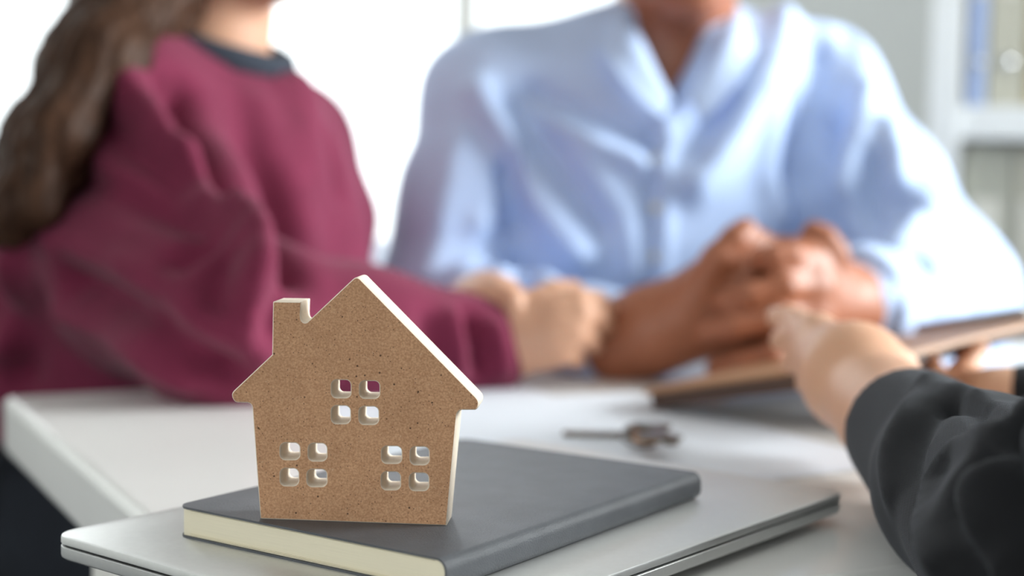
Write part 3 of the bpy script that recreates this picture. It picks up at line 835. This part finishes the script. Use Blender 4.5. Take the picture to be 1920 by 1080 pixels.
    kn2 = [hip + Fw * 0.40 + L * s * 0.09 + (0, 0, -0.01) for s in (-1, 1)]
    legs('legs', o, hip + (0, 0, -0.0), L, Fw, kn2, [(k[0] + Fw[0] * 0.02, k[1] + Fw[1] * 0.02, 0) for k in kn2])
    rz = math.atan2(Fw[1], Fw[0]) + math.pi / 2
    chair('office_chair', (float(hip[0] + 0.02 * Fw[0]), float(hip[1] + 0.02 * Fw[1]), 0), rz, 'chair_dark', 'dark office chair under the person in the maroon sweater', 0.80)

# ------------------------------------------------------------------ the man in the blue shirt
def build_man():
    sr, sl = at(925, 190, 1.58), at(1520, 178, 1.63)
    nb_, hd = at(1268, 105, 1.60), at(1275, -185, 1.55)
    L, Fw, up = frame_of(sr, sl); ax = np.array([L, Fw, up])
    mid = (sr + sl) / 2
    hip = np.array([mid[0], mid[1] + 0.12, 0.55])
    er, wr = at(812, 590, 1.50), at(1168, 640, 1.225)
    el, wl = at(1765, 555, 1.46), at(1590, 572, 1.265)
    o = empty('person', (float(hip[0]), float(hip[1]), 0))
    tag(o, 'person in a light blue button shirt with clasped hands', 'person')
    B = Shape()
    B.ell(mid + (0, 0, -0.13), (0.145, 0.098, 0.20), ax, 0.05).ell((mid + hip) / 2 + (0, 0, -0.05), (0.14, 0.09, 0.20), ax, 0.05).ell(hip, (0.16, 0.12, 0.12), ax, 0.05)
    B.cap(sr, sl, 0.04, None, 0.03)
    B.chain([nb_ + (0, 0, -0.07) - Fw * 0.01, nb_ + (0, 0, 0.02) - Fw * 0.0, hd + up * -0.05 - Fw * 0.02], [0.068, 0.060, 0.060], 0.03)
    head(B, hd, L, Fw, up, 1.05)
    B.chain([sr, er, wr], [0.038, 0.034, 0.031], 0.03)
    B.chain([sl, el, wl], [0.038, 0.034, 0.031], 0.03)
    # right hand (left in the picture): back of the hand towards us
    kr = A((1405, 462, 1.20), (1398, 518, 1.19), (1385, 575, 1.188), (1372, 632, 1.195))
    w2 = at(1225, 618, 1.215)
    B.cap(wr, w2, 0.031, 0.03, 0.02)
    for p in kr: B.cap(w2, p, 0.026, 0.0155, 0.02)
    for p, ty in zip(kr, (474, 516, 572, 632)):
        a = np.array(p); finger(B, [a] + A((1470, ty - 4, 1.205), (1525, ty + 4, 1.225), (1548, ty + 12, 1.245)), 0.0105)
    finger(B, A((1290, 560, 1.19), (1345, 485, 1.18), (1378, 450, 1.185), (1396, 433, 1.19)), 0.0125)
    # left hand: fingers come from the right and close over the other hand
    kl = A((1515, 487, 1.195), (1526, 535, 1.185), (1520, 592, 1.183), (1502, 645, 1.19))
    w3 = at(1575, 568, 1.25)
    B.cap(wl, w3, 0.031, 0.029, 0.02)
    for p in kl: B.cap(w3, p, 0.024, 0.015, 0.02)
    finger(B, [kl[0]] + A((1480, 480, 1.165), (1450, 482, 1.16), (1428, 488, 1.168)), 0.0105)
    finger(B, [kl[1]] + A((1470, 538, 1.155), (1405, 554, 1.15), (1358, 566, 1.16)), 0.0108)
    finger(B, [kl[2]] + A((1455, 596, 1.152), (1375, 612, 1.15), (1324, 622, 1.16)), 0.0105)
    finger(B, [kl[3]] + A((1445, 662, 1.158), (1385, 680, 1.158), (1342, 690, 1.168)), 0.0095)
    finger(B, A((1570, 525, 1.22), (1562, 475, 1.20), (1545, 450, 1.20), (1526, 438, 1.20)), 0.0122)
    cloth('body', B, 0.0042, 'skin_man', o)
    face_bits(hd, L, Fw, up, o, 1.05)
    W = Shape()
    W.ell(mid + (0, 0, -0.12) + Fw * 0.012, (0.19, 0.132, 0.22), ax, 0.05).ell((mid + hip) / 2 + (0, 0, -0.05) + Fw * 0.0, (0.185, 0.14, 0.22), ax, 0.06)
    W.ell(hip + (0, 0, 0.03), (0.18, 0.15, 0.13), ax, 0.06)
    W.cap(sr + (0, 0, -0.005), sl + (0, 0, -0.005), 0.068, None, 0.04)
    for q in (sr, sl): W.cap(q, nb_ + (0, 0, 0.0) - Fw * 0.01, 0.062, 0.06, 0.04)
    W.chain([sr, sr * 0.5 + er * 0.5, er, er * 0.5 + wr * 0.5, wr * 0.9 + er * 0.1], [0.07, 0.066, 0.06, 0.05, 0.039], 0.03)
    W.chain([sl, sl * 0.5 + el * 0.5, el, el * 0.45 + wl * 0.55, wl * 0.92 + el * 0.08], [0.072, 0.068, 0.070, 0.060, 0.045], 0.03)
    # the open collar: a wedge through the front of the shirt
    V0 = W.hit(1265, 212); TL, TR = at(1172, -20, V0[1] + 0.02), at(1372, -20, V0[1] + 0.02)
    nl = np.cross(TL - V0, Fw); nl /= np.linalg.norm(nl); nr = np.cross(TR - V0, Fw); nr /= np.linalg.norm(nr)
    if nl @ (TR - V0) < 0: nl = -nl
    if nr @ (TL - V0) < 0: nr = -nr
    W.cut.append(lambda P: np.minimum(np.minimum((P - V0) @ nl, (P - V0) @ nr), (P - (V0 - Fw * 0.075)) @ Fw))
    Wn = Shape(); Wn.p = W.p
    folds = [([(900, 170), (955, 270), (1020, 380), (1090, 470)], 0.015, 0.020), ([(1050, 235), (1130, 270), (1215, 310)], 0.011, 0.016), ([(960, 200), (1060, 320), (1130, 420)], -0.009, 0.014),
             ([(1000, 170), (1100, 220), (1220, 270)], -0.009, 0.014), ([(1100, 300), (1160, 400), (1190, 500)], 0.007, 0.02), ([(950, 320), (968, 420), (985, 530)], -0.018, 0.013),
             ([(1222, 240), (1222, 380), (1214, 560)], -0.007, 0.008), ([(1245, 240), (1243, 380), (1235, 560)], 0.006, 0.012),
             ([(1470, 40), (1430, 150), (1370, 260), (1300, 340)], 0.015, 0.022), ([(1350, 180), (1300, 290)], -0.008, 0.012), ([(1540, 90), (1525, 200), (1490, 330)], -0.014, 0.020),
             ([(1590, 60), (1575, 180), (1555, 260)], -0.006, 0.014), ([(1450, 200), (1440, 330), (1460, 400)], 0.008, 0.018), ([(1560, 220), (1545, 340), (1550, 430)], -0.014, 0.014),
             ([(1620, 170), (1610, 270), (1585, 350)], 0.011, 0.017), ([(1665, 240), (1680, 330)], 0.010, 0.016), ([(1640, 300), (1635, 400), (1600, 470)], -0.014, 0.016),
             ([(1740, 400), (1705, 440), (1680, 470)], 0.012, 0.018), ([(1720, 490), (1650, 480)], -0.012, 0.014), ([(1640, 560), (1720, 540)], 0.006, 0.014), ([(1800, 470), (1830, 560)], 0.008, 0.018),
             ([(1690, 380), (1640, 440)], -0.012, 0.016), ([(860, 260), (830, 400), (800, 520)], 0.005, 0.018), ([(900, 420), (850, 560)], 0.005, 0.014)]
    W.hit = Wn.hit
    folds = [(p, a * 1.45, w_ * 0.85) for p, a, w_ in folds]
    sh = cloth('shirt', W, 0.0055, 'shirt', o, folds, 0.0012)
    inv = Matrix.Translation(-Vector(o.location))
    # collar: stand and fall, from the open front round the back of the neck
    def off(px, py, k):
        h = Wn.hit(px, py); _, g = Wn.grad(h[None]); return h + g[0] * k
    back = [nb_ + L * s * 0.072 - Fw * f + up * u for s, f, u in ((-1, 0.0, 0.062), (-0.75, 0.05, 0.068), (0, 0.082, 0.072), (0.75, 0.05, 0.068), (1, 0.0, 0.062))]
    backo = [nb_ + L * s * 0.092 - Fw * f + up * u for s, f, u in ((-1, 0.005, 0.020), (-0.8, 0.07, 0.022), (0, 0.102, 0.024), (0.8, 0.07, 0.022), (1, 0.005, 0.020))]
    inner = [off(1264, 206, 0.012), off(1228, 140, 0.014), off(1197, 70, 0.018)] + back + [off(1345, 70, 0.018), off(1312, 140, 0.014), off(1272, 206, 0.012)]
    outer = [off(1236, 240, 0.026), off(1174, 190, 0.034), off(1122, 112, 0.028)] + backo + [off(1398, 110, 0.028), off(1356, 182, 0.034), off(1300, 246, 0.026)]
    V = []; Fc = []; n_ = len(inner)
    for s in range(5):
        t = s / 4
        for a, b in zip(inner, outer):
            p = a * (1 - t) + b * t; V.append(p + up * 0.010 * math.sin(math.pi * min(1, t * 1.3)) )
    for s in range(4):
        for i in range(n_ - 1): Fc.append((s * n_ + i, s * n_ + i + 1, (s + 1) * n_ + i + 1, (s + 1) * n_ + i))
    co = pyobj('collar', V, Fc, 'shirt', o, True); co.matrix_parent_inverse = inv
    md = co.modifiers.new('thickness', 'SOLIDIFY'); md.thickness = 0.003
    md = co.modifiers.new('smooth', 'SUBSURF'); md.levels = md.render_levels = 2
    # cuffs
    for a, b, r0 in ((wr, er, 0.042), (wl, el, 0.050)):
        t = (b - a) / np.linalg.norm(b - a)
        c = Shape(); c.cap(a + t * 0.012, a + t * 0.05, r0, r0 + 0.004, 0.01)
        c.cut.append(lambda P, a=a, t=t: -((P - a - t * 0.004) @ t)); c.cut.append(lambda P, a=a, t=t: (P - a - t * 0.058) @ t)
        cloth('cuff', c, 0.004, 'shirt', o)
    # buttons down the placket
    for py in (300, 390, 480):
        p = off(1228, py, 0.004); bm = bmesh.new()
        bmesh.ops.create_uvsphere(bm, u_segments=12, v_segments=6, radius=0.0055)
        for v in bm.verts: v.co.y *= 0.35
        b_ = bmobj('button', bm, 'label_white', o, True); b_.matrix_parent_inverse = inv; b_.location = p
    Hh = Shape(); Hh.ell(hd + up * 0.055 - Fw * 0.022, (0.088, 0.100, 0.088), ax, 0.03); Hh.ell(hd + up * 0.0 - Fw * 0.06, (0.078, 0.06, 0.075), ax, 0.03)
    Hh.cut.append(lambda P: 0.075 - np.linalg.norm(P - (hd + Fw * 0.075 + up * -0.03), axis=1))
    cloth('hair', Hh, 0.006, 'hair_black', o, extra=lambda V_: 0.002 * np.sin(V_ @ (300, 200, 90)))
    kn2 = [hip + Fw * 0.38 + L * s * 0.13 + (0, 0, -0.01) for s in (-1, 1)]
    legs('legs', o, hip + (0, 0, -0.03), L, Fw, kn2, [(k[0] + Fw[0] * 0.02, k[1] + Fw[1] * 0.02, 0) for k in kn2])
    chair('office_chair', (float(hip[0]) - 0.06, float(hip[1]), 0), math.atan2(Fw[1], Fw[0]) + math.pi / 2, 'chair_white', 'white office chair behind the person in the blue shirt', at(720, 452, 1.86)[2], 0.56)

# ------------------------------------------------------------------ the person in the black jacket
def build_agent():
    wl = at(1668, 776, 0.805); el = at(2075, 1085, 0.475)
    sl = np.array([0.33, 0.27, 1.10]); sr = np.array([0.69, 0.45, 1.11])
    L, Fw, up = -(frame_of(sl, sr)[0]), None, np.array([0, 0, 1.0])
    Fw = np.array([L[1], -L[0], 0]); ax = np.array([L, Fw, up]); mid = (sr + sl) / 2
    nb_ = mid + (0, 0, 0.06) + Fw * 0.02; hd = nb_ + (0, 0, 0.20) + Fw * 0.03
    hip = np.array([mid[0] - Fw[0] * 0.08, mid[1] - Fw[1] * 0.08, 0.55])
    er = np.array([0.72, 0.80, 0.83]); wr = at(1880, 778, 0.97)
    o = empty('person', (float(hip[0]), float(hip[1]), 0))
    tag(o, 'person in a black jacket reaching in from the right edge', 'person')
    B = Shape()
    B.ell(mid + (0, 0, -0.13), (0.145, 0.09, 0.19), ax, 0.05).ell((mid + hip) / 2 + (0, 0, -0.05), (0.13, 0.09, 0.20), ax, 0.05).ell(hip, (0.15, 0.11, 0.12), ax, 0.05)
    B.cap(sr, sl, 0.05, None, 0.05)
    B.chain([nb_ + (0, 0, -0.06), nb_ + (0, 0, 0.02), hd + up * -0.05 - Fw * 0.02], [0.06, 0.054, 0.054], 0.03)
    head(B, hd, L, Fw, up, 1.0)
    B.chain([sl, el, wl + (el - wl) * 0.15, wl], [0.04, 0.03, 0.0235, 0.0235], 0.03)
    B.chain([sr, er, wr], [0.047, 0.038, 0.027], 0.03)
    # left hand: palm over the clipboard edge, fingers reaching up and left
    w2 = at(1600, 705, 0.865)
    B.cap(wl, w2, 0.027, 0.027, 0.02)
    kn = A((1532, 628, 0.915), (1537, 656, 0.905), (1547, 686, 0.895), (1562, 714, 0.885))
    for p in kn: B.cap(w2, p, 0.022, 0.0115, 0.018)
    finger(B, [kn[0]] + A((1502, 607, 0.945), (1478, 597, 0.965), (1456, 594, 0.98)), 0.0085)
    finger(B, [kn[1]] + A((1503, 640, 0.935), (1482, 634, 0.95), (1464, 638, 0.96)), 0.0085)
    finger(B, [kn[2]] + A((1515, 676, 0.92), (1498, 674, 0.932), (1482, 680, 0.94)), 0.0082)
    finger(B, [kn[3]] + A((1538, 710, 0.90), (1522, 712, 0.91), (1510, 718, 0.915)), 0.0075)
    finger(B, A((1606, 690, 0.86), (1640, 664, 0.875), (1672, 672, 0.885), (1697, 688, 0.89)), 0.0102)
    # right hand under the far side of the clipboard
    k2 = A((1812, 728, 1.03), (1806, 742, 1.01), (1812, 756, 1.0), (1825, 768, 0.99))
    for p in k2: B.cap(wr, p, 0.02, 0.012, 0.02)
    finger(B, [k2[0]] + A((1800, 704, 1.035), (1816, 678, 1.045), (1834, 652, 1.06)), 0.0095)
    finger(B, [k2[1]] + A((1772, 724, 1.01), (1752, 706, 1.015), (1742, 676, 1.03)), 0.009)
    finger(B, [k2[2]] + A((1782, 748, 0.99), (1760, 738, 0.985), (1748, 716, 0.99)), 0.009)
    finger(B, [k2[3]] + A((1800, 766, 0.98), (1782, 758, 0.975), (1772, 742, 0.98)), 0.008)
    cloth('body', B, 0.0042, 'skin_agent', o)
    face_bits(hd, L, Fw, up, o)
    W = Shape()
    W.ell(mid + (0, 0, -0.115), (0.185, 0.13, 0.20), ax, 0.05).ell((mid + hip) / 2 + (0, 0, -0.04), (0.175, 0.13, 0.22), ax, 0.06).ell(hip + (0, 0, 0.03), (0.18, 0.14, 0.13), ax, 0.06)
    W.cap(sr, sl, 0.066, None, 0.04)
    for q in (sr, sl): W.cap(q, nb_ - Fw * 0.01 + (0, 0, -0.02), 0.06, 0.058, 0.04)
    m1 = wl * 0.5 + el * 0.5 + np.array([0.003, 0, -0.007])
    W.chain([sl, sl * 0.45 + el * 0.55, el, m1, wl], [0.07, 0.058, 0.052, 0.0405, 0.0315], 0.02)
    W.chain([sr, er, wr + (er - wr) * 0.04], [0.07, 0.05, 0.032], 0.03)
    ta = (el - wl) / np.linalg.norm(el - wl)
    W.cut.append(lambda P: np.minimum(-(P - wl - ta * 0.045) @ ta, 0.11 - np.linalg.norm(P - wl, axis=1)))
    folds = [([(1745, 716), (1695, 780), (1664, 860), (1668, 920)], 0.004, 0.008), ([(1770, 740), (1722, 800), (1698, 880), (1712, 950)], -0.006, 0.010),
             ([(1880, 792), (1800, 842), (1748, 910), (1738, 970), (1762, 1060)], 0.006, 0.007), ([(1905, 800), (1832, 852), (1788, 905), (1774, 955), (1792, 1015), (1830, 1080)], -0.009, 0.006),
             ([(1915, 818), (1845, 872), (1802, 928), (1806, 985), (1850, 1075)], 0.004, 0.010), ([(1775, 742), (1840, 762), (1905, 788)], -0.007, 0.005), ([(1745, 722), (1830, 738), (1905, 768)], 0.004, 0.006),
             ([(1880, 850), (1868, 950), (1858, 1010)], -0.004, 0.006), ([(1912, 775), (1895, 830), (1889, 920), (1899, 1000), (1915, 1070)], -0.008, 0.005)]
    cloth('jacket', W, 0.0037, 'jacket', o, folds, 0.0008)
    Hh = Shape(); Hh.ell(hd + up * 0.05 - Fw * 0.025, (0.085, 0.098, 0.088), ax, 0.03); Hh.ell(hd - Fw * 0.06, (0.078, 0.06, 0.09), ax, 0.03)
    Hh.cut.append(lambda P: 0.072 - np.linalg.norm(P - (hd + Fw * 0.072 + up * -0.03), axis=1))
    cloth('hair', Hh, 0.006, 'hair_black', o)
    kn2 = [hip + Fw * 0.38 + L * s * 0.10 for s in (-1, 1)]
    legs('legs', o, hip + (0, 0, -0.03), L, Fw, kn2, [(k[0] + Fw[0] * 0.02, k[1] + Fw[1] * 0.02, 0) for k in kn2])
    chair('office_chair', (float(hip[0]), float(hip[1]), 0), math.atan2(Fw[1], Fw[0]) + math.pi / 2, 'chair_dark', 'dark office chair under the person in the black jacket', 0.85)

build_woman()
build_man()
build_agent()
chair('office_chair', (0.80, 1.64, 0), math.radians(-6), 'chair_dark', 'dark empty office chair behind the table at the right', at(1900, 606, 1.88)[2], 0.5)
